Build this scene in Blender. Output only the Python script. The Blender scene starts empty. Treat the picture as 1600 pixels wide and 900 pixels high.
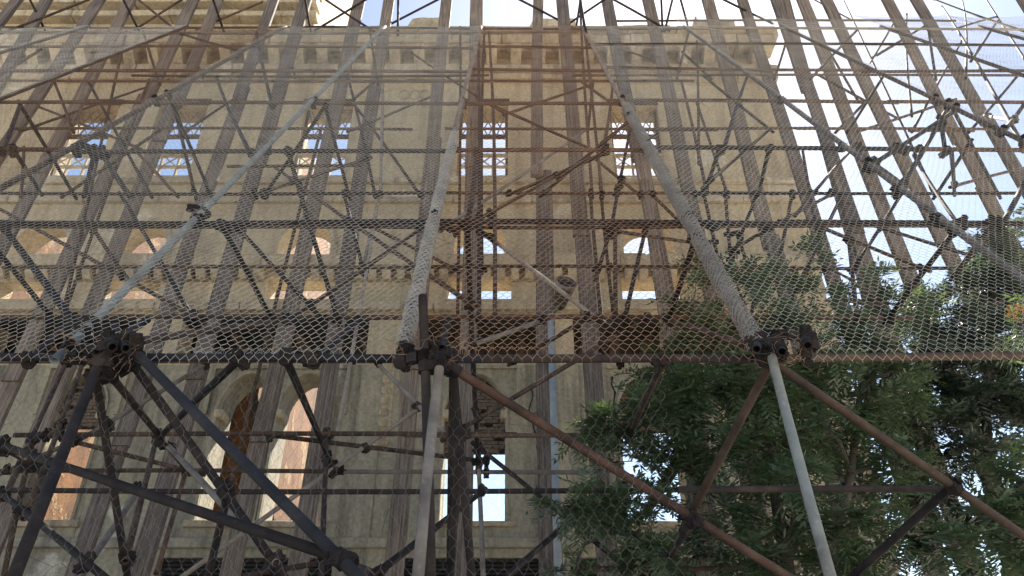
import bpy, bmesh, math, random
from mathutils import Vector, Matrix, noise
R = math.radians
rnd = random.Random(7)
scene = bpy.context.scene
col = scene.collection

# ---------------------------------------------------------------- camera, sky, sun, exposure
PITCH, FPX, CAMZ = R(31), 1155.6, 1.6
cam_d = bpy.data.cameras.new('camera'); cam_d.lens = 26; cam_d.sensor_width = 36
cam_d.clip_end = 3000; cam_d.clip_start = .05
cam = bpy.data.objects.new('camera', cam_d); col.objects.link(cam)
cam.location = (0, 0, CAMZ); cam.rotation_euler = (R(90) + PITCH, 0, 0)
scene.camera = cam

SUN_EL, SUN_AZ = R(50), R(20)            # azimuth measured from +Y (into the building) towards +X
w = bpy.data.worlds.new('World'); scene.world = w; w.use_nodes = True
nt = w.node_tree
sky = nt.nodes.new('ShaderNodeTexSky'); sky.sky_type = 'NISHITA'; sky.sun_disc = False
sky.sun_elevation = SUN_EL; sky.sun_rotation = SUN_AZ
sky.air_density = 1.0; sky.dust_density = .5; sky.ozone_density = 0
nt.links.new(sky.outputs[0], nt.nodes['Background'].inputs[0])
nt.nodes['Background'].inputs[1].default_value = .05

sun_d = bpy.data.lights.new('sun', 'SUN'); sun_d.energy = 5; sun_d.angle = R(.53); sun_d.color = (1, .92, .8)
sun = bpy.data.objects.new('sun', sun_d); col.objects.link(sun)
sdir = Vector((math.sin(SUN_AZ) * math.cos(SUN_EL), math.cos(SUN_AZ) * math.cos(SUN_EL), math.sin(SUN_EL)))
sun.rotation_euler = sdir.to_track_quat('Z', 'Y').to_euler()
vs = scene.view_settings
vs.view_transform = 'Standard'; vs.look = 'None'; vs.gamma = 1; vs.exposure = 2.15
scene.render.film_transparent = False
scene.cycles.max_bounces = 8; scene.cycles.diffuse_bounces = 4

# ---------------------------------------------------------------- survey helpers: sight lines met with real planes
CP, SP = math.cos(PITCH), math.sin(PITCH)
SLC, SLS = math.cos(R(58.8)), math.sin(R(58.8))
S_Y, S_H = 3.84, 1.88                     # foot of the sloping scaffold face (distance, height over the eye)
T_Y, T_K = 8.9, .1228                     # leaning plane of the timber shores
WALL = 13.0
def ray(x, y):
    u, v = (x - 800) / FPX, (450 - y) / FPX
    return u, CP - v * SP, SP + v * CP
def P(x, y, spec):
    """point where the sight line meets a plane: number = upright plane at that distance, S+k = sloping scaffold face, T+k = timber plane"""
    dx, dy, dz = ray(x, y)
    if isinstance(spec, (int, float)): t = spec / dy
    else:
        k = float(spec[1:]) if len(spec) > 1 else 0.
        if spec[0] == 'S': t = ((S_Y + k) * SLS - S_H * SLC) / (dy * SLS - dz * SLC)
        else: t = (T_Y + k + T_K * 1.6) / (dy - T_K * dz)
    return Vector((dx * t, dy * t, dz * t + CAMZ))
def slope_pt(X, t, off=0.):
    """point on the sloping face t metres up the slope, off metres out of it (towards the street is negative)"""
    return Vector((X, S_Y + SLC * t + SLS * off, S_H + CAMZ + SLS * t - SLC * off))
def FX(x, y, Y=WALL): return P(x, y, Y).x
def FZ(y, Y=WALL): return P(800, y, Y).z

# ---------------------------------------------------------------- materials
def mat(name): 
    m = bpy.data.materials.new(name); m.use_nodes = True
    t = m.node_tree; return m, t, t.nodes['Principled BSDF'], t.nodes, t.links
def nd(N, typ, **kw):
    n = N.new(typ)
    for k, v in kw.items():
        if k in n.inputs: n.inputs[k].default_value = v
        else: setattr(n, k, v)
    return n
def ramp(N, pts):
    r = N.new('ShaderNodeValToRGB'); e = r.color_ramp.elements
    while len(e) < len(pts): e.new(.5)
    for el, (p, c) in zip(e, pts): el.position = p; el.color = (*c, 1) if len(c) == 3 else c
    return r
def mixc(N, L, fac, a, b, mode='MIX'):
    m = N.new('ShaderNodeMix'); m.data_type = 'RGBA'; m.blend_type = mode
    for sock, v in ((0, fac), (6, a), (7, b)):
        if hasattr(v, 'links') or hasattr(v, 'is_linked'): L.new(v, m.inputs[sock])
        else: m.inputs[sock].default_value = v if isinstance(v, (int, float)) else (*v, 1)
    return m.outputs[2]
def bump(N, L, h, bsdf, strength=.4, dist=.02):
    b = N.new('ShaderNodeBump'); b.inputs['Strength'].default_value = strength; b.inputs['Distance'].default_value = dist
    L.new(h, b.inputs['Height']); L.new(b.outputs[0], bsdf.inputs['Normal'])
def wpos(N): return N.new('ShaderNodeNewGeometry').outputs['Position']
def scaled(N, L, vec, s):
    m = N.new('ShaderNodeMapping'); m.inputs['Scale'].default_value = s; L.new(vec, m.inputs['Vector']); return m.outputs[0]
def noi(N, L, vec, scale, detail=6, rough=.6):
    n = nd(N, 'ShaderNodeTexNoise', Scale=scale, Detail=detail, Roughness=rough); L.new(vec, n.inputs['Vector']); return n.outputs[0]

def plaster(name, base, stain, bare, bare_amt=.62, dark=.5):
    m, t, b, N, L = mat(name); p = wpos(N)
    rb = ramp(N, [(.36, (0, 0, 0)), (.62, (1, 1, 1))]); L.new(noi(N, L, p, .55, 9, .68), rb.inputs[0])
    c = mixc(N, L, rb.outputs[0], base, stain)
    r1 = ramp(N, [(bare_amt, (0, 0, 0)), (bare_amt + .03, (1, 1, 1))]); L.new(noi(N, L, p, .9, 9, .62), r1.inputs[0])
    c = mixc(N, L, r1.outputs[0], c, bare)
    st = noi(N, L, scaled(N, L, p, (2.2, 2.2, .22)), 1.6, 7, .65)           # rain streaks
    r2 = ramp(N, [(.47, (0, 0, 0)), (.68, (dark,) * 3)]); L.new(st, r2.inputs[0])
    c = mixc(N, L, r2.outputs[0], c, tuple(v * .42 for v in stain))
    fine = noi(N, L, p, 14, 8, .7)
    r3 = ramp(N, [(.3, (.62,) * 3), (.7, (1.15,) * 3)]); L.new(fine, r3.inputs[0])
    c = mixc(N, L, 1., c, r3.outputs[0], 'MULTIPLY')
    vd = N.new('ShaderNodeTexVoronoi'); vd.feature = 'DISTANCE_TO_EDGE'; vd.inputs['Scale'].default_value = .75
    wob = mixc(N, L, .12, p, N.new('ShaderNodeTexNoise').outputs[1]); L.new(wob, vd.inputs['Vector'])
    r4 = ramp(N, [(0, (1, 1, 1)), (.006, (0, 0, 0))]); L.new(vd.outputs[0], r4.inputs[0])
    msk = ramp(N, [(.5, (0, 0, 0)), (.6, (.75,) * 3)]); L.new(noi(N, L, p, .45, 2), msk.inputs[0])
    cr = mixc(N, L, 1., r4.outputs[0], msk.outputs[0], 'MULTIPLY')
    c = mixc(N, L, cr, c, (.05, .043, .035))
    L.new(c, b.inputs['Base Color']); b.inputs['Roughness'].default_value = .93
    hh = mixc(N, L, .5, r1.outputs[0], fine); bump(N, L, hh, b, .6, .03)
    return m
M = {}
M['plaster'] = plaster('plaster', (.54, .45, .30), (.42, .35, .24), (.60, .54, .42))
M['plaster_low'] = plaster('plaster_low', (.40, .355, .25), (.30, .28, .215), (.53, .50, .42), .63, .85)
M['stone'] = plaster('stone', (.52, .435, .30), (.37, .31, .22), (.56, .5, .39), .6, .7)
M['ochre'] = plaster('ochre_plaster', (.28, .128, .042), (.16, .072, .028), (.36, .235, .12), .56, .9)

def brickmat():
    m, t, b, N, L = mat('brick'); p = wpos(N)
    oi = N.new('ShaderNodeObjectInfo').outputs['Random']
    c = mixc(N, L, noi(N, L, p, 6, 6), (.17, .115, .08), (.10, .085, .07))
    L.new(c, b.inputs['Base Color']); b.inputs['Roughness'].default_value = .95; bump(N, L, noi(N, L, p, 30), b, .5, .01); return m
M['brick'] = brickmat()

def rust(name, dark, brown, light, mid=.5, metal=.04):
    m, t, b, N, L = mat(name); p = wpos(N)
    oi = N.new('ShaderNodeObjectInfo').outputs['Random']
    n1 = noi(N, L, p, 5, 8, .65)
    r = ramp(N, [(mid - .16, dark), (mid + .04, brown), (mid + .3, light)]); L.new(n1, r.inputs[0])
    rr = ramp(N, [(0, (.6, .58, .58)), (.5, (1, 1, 1)), (1, (1.3, 1.22, 1.15))]); L.new(oi, rr.inputs[0])
    c = mixc(N, L, 1., r.outputs[0], rr.outputs[0], 'MULTIPLY')
    sp = ramp(N, [(.62, (0, 0, 0)), (.68, (1, 1, 1))]); L.new(noi(N, L, p, 40, 4), sp.inputs[0])
    c = mixc(N, L, mixc(N, L, .35, (0, 0, 0), sp.outputs[0]), c, light)
    L.new(c, b.inputs['Base Color']); b.inputs['Metallic'].default_value = metal
    b.inputs['Roughness'].default_value = .8; b.inputs['Specular IOR Level'].default_value = .22; bump(N, L, noi(N, L, p, 60), b, .35, .004); return m
M['rust'] = rust('rusty_steel', (.034, .026, .022), (.08, .055, .041), (.15, .108, .08))
M['rust_dark'] = rust('dark_steel', (.016, .015, .017), (.033, .027, .026), (.075, .056, .047))
M['rust_red'] = rust('red_rust_steel', (.038, .024, .02), (.088, .05, .037), (.15, .098, .073))
M['navy'] = rust('painted_dark_pipe', (.012, .013, .017), (.02, .021, .027), (.05, .046, .046))
M['grey_pipe'] = rust('grey_pipe', (.12, .105, .095), (.2, .18, .16), (.30, .27, .235))
M['pale_pipe'] = rust('pale_painted_pipe', (.16, .17, .16), (.26, .28, .265), (.36, .37, .345), .45, .05)
M['blue_pole'] = rust('blue_grey_pole', (.17, .2, .225), (.23, .275, .30), (.31, .345, .36), .42, .05)
M['wire'] = rust('zinc_wire', (.27, .26, .24), (.37, .36, .33), (.46, .45, .42), .5, .2)
M['wire_rust'] = rust('rusty_wire', (.17, .11, .075), (.25, .165, .115), (.33, .25, .19), .5, .1)

def woodmat(name, a, bb, c3):
    m, t, b, N, L = mat(name)
    tc = N.new('ShaderNodeTexCoord').outputs['Object']
    oi = N.new('ShaderNodeObjectInfo').outputs['Random']
    off = N.new('ShaderNodeVectorMath'); off.operation = 'ADD'; L.new(tc, off.inputs[0])
    cmb = N.new('ShaderNodeCombineXYZ'); L.new(oi, cmb.inputs[0]); L.new(oi, cmb.inputs[2])
    sc_ = N.new('ShaderNodeVectorMath'); sc_.operation = 'SCALE'; sc_.inputs[3].default_value = 37; L.new(cmb.outputs[0], sc_.inputs[0])
    L.new(sc_.outputs[0], off.inputs[1])
    g = noi(N, L, scaled(N, L, off.outputs[0], (26, 26, .8)), 1.6, 9, .7)
    big = noi(N, L, off.outputs[0], .9, 4)
    r = ramp(N, [(.33, a), (.5, bb), (.66, c3)]); L.new(g, r.inputs[0])
    rr = ramp(N, [(.3, (.6, .58, .56)), (.7, (1.15, 1.12, 1.1))]); L.new(big, rr.inputs[0])
    c = mixc(N, L, 1., r.outputs[0], rr.outputs[0], 'MULTIPLY')
    ob = ramp(N, [(0, (.75, .74, .76)), (1, (1.15, 1.08, 1.0))]); L.new(oi, ob.inputs[0])
    c = mixc(N, L, 1., c, ob.outputs[0], 'MULTIPLY')
    L.new(c, b.inputs['Base Color']); b.inputs['Roughness'].default_value = .9; bump(N, L, g, b, .8, .012); return m
M['timber'] = woodmat('weathered_timber', (.05, .041, .036), (.16, .135, .116), (.29, .25, .215))
M['old_wood'] = woodmat('old_dark_wood', (.035, .026, .02), (.085, .06, .042), (.14, .105, .075))

def leafmat(name, a, b2, tr):
    m, t, b, N, L = mat(name); p = wpos(N)
    c = mixc(N, L, noi(N, L, p, 2.2, 3), a, b2)
    c = mixc(N, L, mixc(N, L, 1., noi(N, L, p, 23, 1), (.55, .55, .55), 'MULTIPLY'), c, tuple(v * 1.7 for v in b2))
    L.new(c, b.inputs['Base Color']); b.inputs['Roughness'].default_value = .5
    tl = N.new('ShaderNodeBsdfTranslucent'); tl.inputs[0].default_value = (*tr, 1)
    mx = N.new('ShaderNodeMixShader'); mx.inputs[0].default_value = .3
    L.new(b.outputs[0], mx.inputs[1]); L.new(tl.outputs[0], mx.inputs[2])
    L.new(mx.outputs[0], N['Material Output'].inputs[0]); return m
M['leaf'] = leafmat('green_leaf', (.046, .072, .05), (.074, .112, .062), (.12, .18, .04))
M['leaf_dark'] = leafmat('dark_leaf', (.028, .046, .038), (.048, .07, .05), (.06, .1, .035))
def simple(name, c, rough=.9, sc=8, var=.3):
    m, t, b, N, L = mat(name); p = wpos(N)
    L.new(mixc(N, L, noi(N, L, p, sc, 7), tuple(v * (1 - var) for v in c), tuple(v * (1 + var) for v in c)), b.inputs['Base Color'])
    b.inputs['Roughness'].default_value = rough; bump(N, L, noi(N, L, p, sc * 3), b, .4, .01); return m
M['ground'] = simple('ground_dust', (.44, .40, .34), .95, 1.2, .15)
M['asphalt'] = simple('pale_paving', (.42, .39, .34), .92, 20, .15)
M['bounce_cut_dark'] = simple('bounce_cut_ground', (.09, .08, .055), .95, 2)  # dark tone picked to cut bounce light inside the shell
M['dark_and_shade'] = simple('dark_parts_and_shade', (.018, .016, .014), .95, 3)  # near-black: shade put into colour in the window band; also slats, cracks
M['clamp'] = rust('clamp_steel', (.012, .011, .012), (.026, .021, .02), (.06, .046, .04))
M['bark'] = simple('bark', (.075, .06, .05), .95, 9, .4)
M['black'] = simple('black_housing', (.016, .016, .018), .5, 10)
M['bronze'] = simple('lamp_body', (.055, .047, .038), .6, 8)
M['glass'] = simple('lamp_glass', (.05, .052, .055), .15, 4)
M['flower'] = simple('yellow_blossom', (.5, .3, .07), .8, 20)

# ---------------------------------------------------------------- mesh helpers
def mesh_obj(name, verts, faces, material, parent=None, smooth=False):
    me = bpy.data.meshes.new(name); me.from_pydata(verts, [], faces); me.update()
    if smooth: me.polygons.foreach_set('use_smooth', [True] * len(me.polygons))
    me.materials.append(M[material] if isinstance(material, str) else material)
    o = bpy.data.objects.new(name, me); col.objects.link(o)
    if parent is not None: o.parent = parent
    return o
def empty(name, loc=(0, 0, 0)):
    o = bpy.data.objects.new(name, None); o.location = loc; col.objects.link(o); return o
def keep(o, parent):
    """parent a world-space mesh under an empty that is not at the origin"""
    o.parent = parent; o.matrix_parent_inverse = Matrix.Translation(-Vector(parent.location)); return o
def tag(o, label=None, cat=None, group=None, kind=None):
    if label: o['label'] = label
    if cat: o['category'] = cat
    if group: o['group'] = group
    if kind: o['kind'] = kind
    return o
def tube_geo(pts, rads, n=10, wall=None, V=None, F=None):
    V = [] if V is None else V; F = [] if F is None else F
    d = (pts[-1] - pts[0]).normalized()
    a = d.cross(Vector((0, 0, 1))) if abs(d.z) < .95 else d.cross(Vector((1, 0, 0)))
    a.normalize(); b = d.cross(a)
    base = len(V); m = len(pts)
    for p, r in zip(pts, rads):
        for i in range(n):
            an = 2 * math.pi * i / n
            V.append(p + (a * math.cos(an) + b * math.sin(an)) * r)
    for k in range(m - 1):
        for i in range(n):
            j = (i + 1) % n
            F.append((base + k * n + i, base + k * n + j, base + (k + 1) * n + j, base + (k + 1) * n + i))
    if wall:                                           # hollow end: rim, then a short bore
        for k, s in ((0, 1), (m - 1, -1)):
            q = len(V); c = pts[k]; r = rads[k]
            for dep in (0, .12):
                for i in range(n):
                    an = 2 * math.pi * i / n
                    V.append(c + d * (s * dep) + (a * math.cos(an) + b * math.sin(an)) * (r - wall))
            for i in range(n):
                j = (i + 1) % n
                F.append((base + k * n + i, base + k * n + j, q + j, q + i))
                F.append((q + i, q + j, q + n + j, q + n + i))
            F.append(tuple(q + n + i for i in range(n)))
    else:
        F.append(tuple(base + i for i in reversed(range(n)))); F.append(tuple(base + (m - 1) * n + i for i in range(n)))
    return V, F
def box_geo(c, hx, hy, hz, V, F, rot=None, ch=0.):
    """box with optional jitter so edges are not laser straight"""
    b = len(V)
    for sx, sy, sz in ((-1,-1,-1),(1,-1,-1),(1,1,-1),(-1,1,-1),(-1,-1,1),(1,-1,1),(1,1,1),(-1,1,1)):
        v = Vector((sx * hx, sy * hy, sz * hz)) + Vector((rnd.uniform(-ch, ch), rnd.uniform(-ch, ch), rnd.uniform(-ch, ch)))
        V.append((rot @ v if rot else v) + Vector(c))
    F += [tuple(b + i for i in f) for f in ((3,2,1,0),(4,5,6,7),(0,1,5,4),(1,2,6,5),(2,3,7,6),(3,0,4,7))]
def box(name, x0, x1, y0, y1, z0, z1, material, parent=None, ch=0., bev=0.):
    V, F = [], []
    box_geo(((x0+x1)/2, (y0+y1)/2, (z0+z1)/2), (x1-x0)/2, (y1-y0)/2, (z1-z0)/2, V, F, None, ch)
    o = mesh_obj(name, V, F, material, parent)
    if bev:
        bm = bmesh.new(); bm.from_mesh(o.data)
        bmesh.ops.bevel(bm, geom=bm.edges[:], offset=bev, segments=1, affect='EDGES'); bm.to_mesh(o.data); bm.free()
    return o
def fill_shape(name, loops, y0, y1, material, parent=None):
    """upright slab in the XZ plane with holes: first loop the outline, the others openings"""
    cu = bpy.data.curves.new(name, 'CURVE'); cu.dimensions = '2D'; cu.fill_mode = 'BOTH'; cu.extrude = (y1 - y0) / 2
    for lp in loops:
        s = cu.splines.new('POLY'); s.points.add(len(lp) - 1)
        for pt, (x, z) in zip(s.points, lp): pt.co = (x, z, 0, 1)
        s.use_cyclic_u = True
    tmp = bpy.data.objects.new(name, cu); col.objects.link(tmp)
    dg = bpy.context.evaluated_depsgraph_get()
    me = bpy.data.meshes.new_from_object(tmp.evaluated_get(dg)); bpy.data.objects.remove(tmp); bpy.data.curves.remove(cu)
    me.transform(Matrix.Translation((0, (y0 + y1) / 2, 0)) @ Matrix.Rotation(R(90), 4, 'X'))
    bm = bmesh.new(); bm.from_mesh(me); bmesh.ops.remove_doubles(bm, verts=bm.verts[:], dist=1e-5)
    bmesh.ops.recalc_face_normals(bm, faces=bm.faces[:]); bm.to_mesh(me); bm.free()
    me.name = name; me.materials.clear(); me.materials.append(M[material])
    for p_ in me.polygons: p_.use_smooth = False
    o = bpy.data.objects.new(name, me); col.objects.link(o)
    if parent is not None: o.parent = parent
    return o
def rag(x0, z0, x1, z1, step=.16, amp=.06):
    """a broken edge between two corners"""
    n = max(2, int(math.hypot(x1 - x0, z1 - z0) / step)); out = []
    nx, nz = -(z1 - z0), x1 - x0; l = math.hypot(nx, nz); nx /= l; nz /= l
    for i in range(n):
        f = i / n; a = rnd.uniform(-amp, amp) if i else 0
        out.append((x0 + (x1 - x0) * f + nx * a, z0 + (z1 - z0) * f + nz * a))
    return out
def rect(xc, w_, z0, z1): return [(xc - w_/2, z0), (xc + w_/2, z0), (xc + w_/2, z1), (xc - w_/2, z1)]
def arch(xc, w_, z0, z1, point=.12, n=7):
    """opening with a slightly pointed round head, crown at z1"""
    r = w_ / 2; zs = z1 - r * (1 + point); out = [(xc - r, z0), (xc + r, z0)]
    for i in range(n + 1):
        a = math.pi / 2 * i / n
        out.append((xc + r * math.cos(a), zs + r * math.sin(a) * (1 + point * math.sin(a) ** 2)))
    for i in range(n - 1, -1, -1):
        a = math.pi / 2 * i / n
        out.append((xc - r * math.cos(a), zs + r * math.sin(a) * (1 + point * math.sin(a) ** 2)))
    return out
def grow(loop, d):
    cx = sum(p[0] for p in loop) / len(loop); cz = sum(p[1] for p in loop) / len(loop)
    hx = max(abs(p[0] - cx) for p in loop); hz = max(abs(p[1] - cz) for p in loop)
    return [(cx + (x - cx) * (hx + d) / hx, cz + (z - cz) * (hz + d) / hz) for x, z in loop]

# ---------------------------------------------------------------- ground
g = mesh_obj('ground', [(-600, -600, 0), (600, -600, 0), (600, 900, 0), (-600, 900, 0)], [(0, 1, 2, 3)], 'ground'); tag(g, kind='structure')
g = mesh_obj('road', [(-200, -9, .004), (200, -9, .004), (200, 1.2, .004), (-200, 1.2, .004)], [(0, 1, 2, 3)], 'asphalt'); tag(g, kind='structure')
g = box('pavement', -60, 60, 1.2, 3.4, -.1, .13, 'ground'); tag(g, kind='structure')

g = mesh_obj('added_dark_ground', [(-17, 13.7, .01), (6, 13.7, .01), (6, 40, .01), (-17, 40, .01)], [(0, 1, 2, 3)], 'bounce_cut_dark'); tag(g, kind='structure')  # unseen dark patch, added to cut bounce light into the window heads

# ---------------------------------------------------------------- the ruined building
bld = empty('ruined_building', (-3, WALL, 0))
tag(bld, 'roofless ruined stone building with plastered facade, arched windows and corbelled cornice', 'building')
def part(o): return keep(o, bld)
BX = [k * WALL for k in (-1.06, -.77, -.607, -.338, -.052, .224)]
XR = 6.42; XL = -17.
TWX = FX(492, 30)
z_par = FZ(47); z_low = FZ(548)
# openings of the front wall
holes_hi, frames = [], []
W4 = 1.16
for x in BX:
    lp = rect(x, W4, FZ(276), FZ(165)); holes_hi.append(lp); frames.append((x, W4, FZ(276), FZ(165), 'rect'))
for i, x in enumerate(BX):
    lp = arch(x, 1.1, FZ(409), FZ(346), .15); holes_hi.append(lp)
for i, x in enumerate(BX):
    holes_hi.append(rect(x, 1.32, FZ(467), FZ(432)))
band = [(-330, -40), (-20, 132), (150, 207), (280, 575), (642, 850), (896, 1040), (1062, 1190)]
for a, b_ in band:
    holes_hi.append(rect((FX(a, 525) + FX(b_, 525)) / 2, FX(b_, 525) - FX(a, 525), FZ(561), FZ(496)))
outline = [(XL, FZ(572)), (XR, FZ(572))] + rag(XR, FZ(572), XR - .02, FZ(60), .22, .05) + \
          rag(XR - .02, FZ(42), TWX, z_par, .3, .04) + [(TWX, z_par), (TWX, FZ(-170)), (XL, FZ(-170))]
part(fill_shape('upper_wall', [outline] + holes_hi, WALL, WALL + .6, 'plaster'))
low_holes, low_frames = [], []
GB = [(BX[3], .555, .98), (BX[4] - .01, 0, 1.12), (FX(1020, 715), 0, 1.1), (FX(100, 715), 0, 1.0), (BX[1] - .6, 0, 1.0)]   # ground bays: one pair, the rest single
for (x, dx_, w_) in GB:
    for s in ((-1, 1) if dx_ else (0,)):
        xc = x + s * dx_
        low_holes.append(arch(xc, w_, FZ(816), FZ(586), .3)); low_frames.append((xc, w_))
vents = [(FX(250, 888), FX(520, 888)), (FX(625, 888), FX(862, 888)), (FX(900, 888), FX(1130, 888))]
for a, b_ in vents: low_holes.append([(a, FZ(912)), (b_, FZ(912)), (b_, FZ(872)), (a, FZ(872))])
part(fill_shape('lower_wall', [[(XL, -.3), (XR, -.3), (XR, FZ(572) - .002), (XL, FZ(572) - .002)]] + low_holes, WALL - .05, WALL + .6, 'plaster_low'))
for a, b_ in vents:
    n = 6
    for k in range(n):
        z = FZ(912) + (FZ(872) - FZ(912)) * (k + .5) / n
        part(box('vent_slat', a, b_, WALL + .05, WALL + .12, z - .022, z + .022, 'dark_and_shade', ch=.004))
    part(box('vent_back', a - .1, b_ + .1, WALL + .601, WALL + .7, FZ(915), FZ(868), 'dark_and_shade'))
# plinth and string courses
def course(name, y0, y1, proj, x0=XL, x1=XR + .1, material='stone', step=1.7):
    x = x0
    while x < x1 - .2:
        xe = min(x1, x + step * rnd.uniform(.7, 1.3))
        if x1 - xe < .4: xe = x1
        j = rnd.uniform(-.012, .012)
        part(box(name, x + .006, xe - .006, WALL - proj + j, WALL + .01, FZ(y0), FZ(y1), material, ch=.012, bev=.018)); x = xe
course('plinth_block', 858, 842, .16, material='plaster_low', step=2.4)
course('string_course', 490, 478, .2)
course('string_course', 425, 409, .30)
course('string_course', 409.5, 404, .2)
course('string_course', 319, 311, .12)
course('string_course', 289, 281, .12)
course('string_course', 130, 122, .18)
course('string_course', 121.7, 113, .28, step=2)
course('cornice_block', 92, 80, .55)
course('cornice_block', 79.6, 74, .68)
course('cornice_block', 61, 55, .22)
for y0, y1, pj in ((38, 30, .3), (24, 12, .45), (4, -6, .25), (-60, -90, .5)): course('tower_course', y0, y1, pj, XL, TWX + .12)
part(box('tower_return', TWX - .6, TWX, WALL + .6, WALL + 3.2, FZ(60), FZ(-170), 'stone', ch=.03))
# parapet blocks
for a, b_, yt in ((628, 688, 29), (820, 900, 31), (962, 1048, 41), (1075, 1150, 33), (1152, 1214, 44)):
    lp = [(FX(a, 50), z_par - .25), (FX(b_, 50), z_par - .25)] + rag(FX(b_, 50), FZ(yt), FX(a, 50), FZ(yt), .2, .05)
    part(fill_shape('parapet_block', [lp], WALL - .04, WALL + .55, 'stone'))
# corbels
x = -12.2
while x < XR:
    hw = .085 + rnd.uniform(-.008, .008)
    zt, zb = FZ(425), FZ(441); d = rnd.uniform(.24, .29)
    if rnd.random() > .06:
        V = []
        for sx in (-1, 1):
            V += [Vector((x + sx*hw, WALL, zb)), Vector((x + sx*hw, WALL - d*.55, zb - .0)), Vector((x + sx*hw, WALL - d, zb + (zt-zb)*.45)), Vector((x + sx*hw, WALL - d, zt)), Vector((x + sx*hw, WALL, zt))]
        F = [(4,3,2,1,0), (5,6,7,8,9)] + [(i, i+1, i+6, i+5) for i in range(4)]
        part(mesh_obj('corbel', V, F, 'stone'))
    x += .292
x = -12.4; zt, zb = FZ(92), FZ(114)
while x < XR - .1:
    hw = .13
    if rnd.random() > .05:
        V = []
        for sx in (-1, 1):
            V += [Vector((x + sx*hw, WALL, zb)), Vector((x + sx*hw, WALL - .16, zb + .02)), Vector((x + sx*hw, WALL - .34, zb + (zt-zb)*.35)), Vector((x + sx*hw, WALL - .5, zb + (zt-zb)*.62)), Vector((x + sx*hw, WALL - .5, zt)), Vector((x + sx*hw, WALL, zt))]
        F = [(5,4,3,2,1,0), (6,7,8,9,10,11)] + [(i, i+1, i+7, i+6) for i in range(5)]
        part(mesh_obj('cornice_corbel', V, F, 'stone'))
    x += .595
# little arches joining the cornice corbels
x = -12.4
while x < XR - .6:
    lp = [(x + .13, zt), (x + .13, zt - .16)]
    for k in range(7):
        a = math.pi * (1 - k / 6); lp.append((x + .2975 + .1675 * math.cos(a), zt - .16 + .12 * math.sin(a)))
    lp += [(x + .465, zt)]
    part(fill_shape('corbel_arch', [lp], WALL - .46, WALL - .3, 'stone')); x += .595
# upper windows: lintel board, transom, lattice and balustrade
for (x, w_, z0, z1, _) in frames:
    f = part(empty('window', (x, WALL + .2, z0)))
    f.location = (x, WALL, z0)
    def wp(o): o.parent = f; o.matrix_parent_inverse = Matrix.Translation((-x, -WALL, -z0)) ; return o
    f.parent = bld; f.matrix_parent_inverse = Matrix.Translation(-Vector(bld.location))
    H = z1 - z0
    wp(box('lintel', x - w_/2 - .03, x + w_/2 + .03, WALL - .03, WALL - .001, z1 + .0, z1 + .2, 'old_wood', ch=.01))
    wp(box('frame_post', x - w_/2 + .002, x - w_/2 + .06, WALL + .18, WALL + .26, z0, z1 - .002, 'old_wood'))
    wp(box('frame_post', x + w_/2 - .06, x + w_/2 - .002, WALL + .18, WALL + .26, z0, z1 - .002, 'old_wood'))
    zt_ = z0 + H * .62
    wp(box('transom', x - w_/2 + .06, x + w_/2 - .06, WALL + .17, WALL + .27, zt_, zt_ + .07, 'old_wood', ch=.006))
    V, F = [], []
    n = 5
    for k in range(n + 1):                                   # fan-light lattice
        for s in (-1, 1):
            p0 = Vector((x + (-.45 + .9 * k / n) * w_, WALL + .22, zt_ + .07)); p1 = Vector((min(max(p0.x + s * .36, x - w_*.45), x + w_*.45), WALL + .22, z1 - .01))
            tube_geo([p0, p1], [.016, .016], 5, None, V, F)
    wp(mesh_obj('lattice', V, F, 'grey_pipe'))
    zr = z0 + H * .30
    for zz, hh in ((z0 + .02, .05), (zr * .5 + z0 * .5, .035), (zr, .06)):
        wp(box('rail', x - w_/2 + .004, x + w_/2 - .004, WALL + .04, WALL + .12, zz, zz + hh, 'stone', ch=.004))
    for k in range(3):
        a = x - w_/2 + w_ * k / 3; b_ = a + w_ / 3
        za, zb_ = zr * .5 + z0 * .5 + .035, zr
        wp(box('baluster', a + .02, a + .06, WALL + .045, WALL + .115, z0 + .07, zr, 'stone'))
        for p0, p1 in (((a + .06, za), (b_ - .0, zb_)), ((a + .06, zb_), (b_ - .0, za))):
            V, F = tube_geo([Vector((p0[0], WALL + .08, p0[1])), Vector((p1[0], WALL + .08, p1[1]))], [.017, .017], 5)
            wp(mesh_obj('cross_bar', V, F, 'stone'))
# surrounds of the arched windows
def surround(name, lp, d, proj, material='stone', y=WALL):
    return part(fill_shape(name, [grow(lp, d), grow(lp, .004)], y - proj, y + .02, material))
for i, x in enumerate(BX): surround('window_surround', arch(x, 1.1, FZ(409), FZ(346), .15), .14, .05)
for (xc, w_) in low_frames:
    lp = arch(xc, w_, FZ(816), FZ(586), .3)
    surround('window_surround', lp, .055, .05, 'plaster_low', WALL - .05)
    zc = FZ(648)
    for s in (-1, 1):                                          # capitals at the springing
        part(box('capital', xc + s * (w_/2 - .02) - .07, xc + s * (w_/2 - .02) + .07, WALL - .14, WALL + .3, zc - .1, zc + .06, 'stone', ch=.015, bev=.02))
for (x, dx_, w_) in GB:                                        # square label frame round each window
    zt_ = FZ(574); zb_ = FZ(650); hw_ = dx_ + w_ / 2 + .28
    V = []
    for (a, b_, c, d) in ((x - hw_, x + hw_, zt_ - .07, zt_), (x - hw_, x - hw_ + .07, zb_, zt_ - .071), (x + hw_ - .07, x + hw_, zb_, zt_ - .071)):
        part(box('label_moulding', a, b_, WALL - .12, WALL - .045, c, d, 'plaster_low', ch=.006))
    part(box('sill', x - hw_ + .1, x + hw_ - .1, WALL - .14, WALL + .2, FZ(826), FZ(816) + .0, 'stone', ch=.015, bev=.015))
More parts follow.
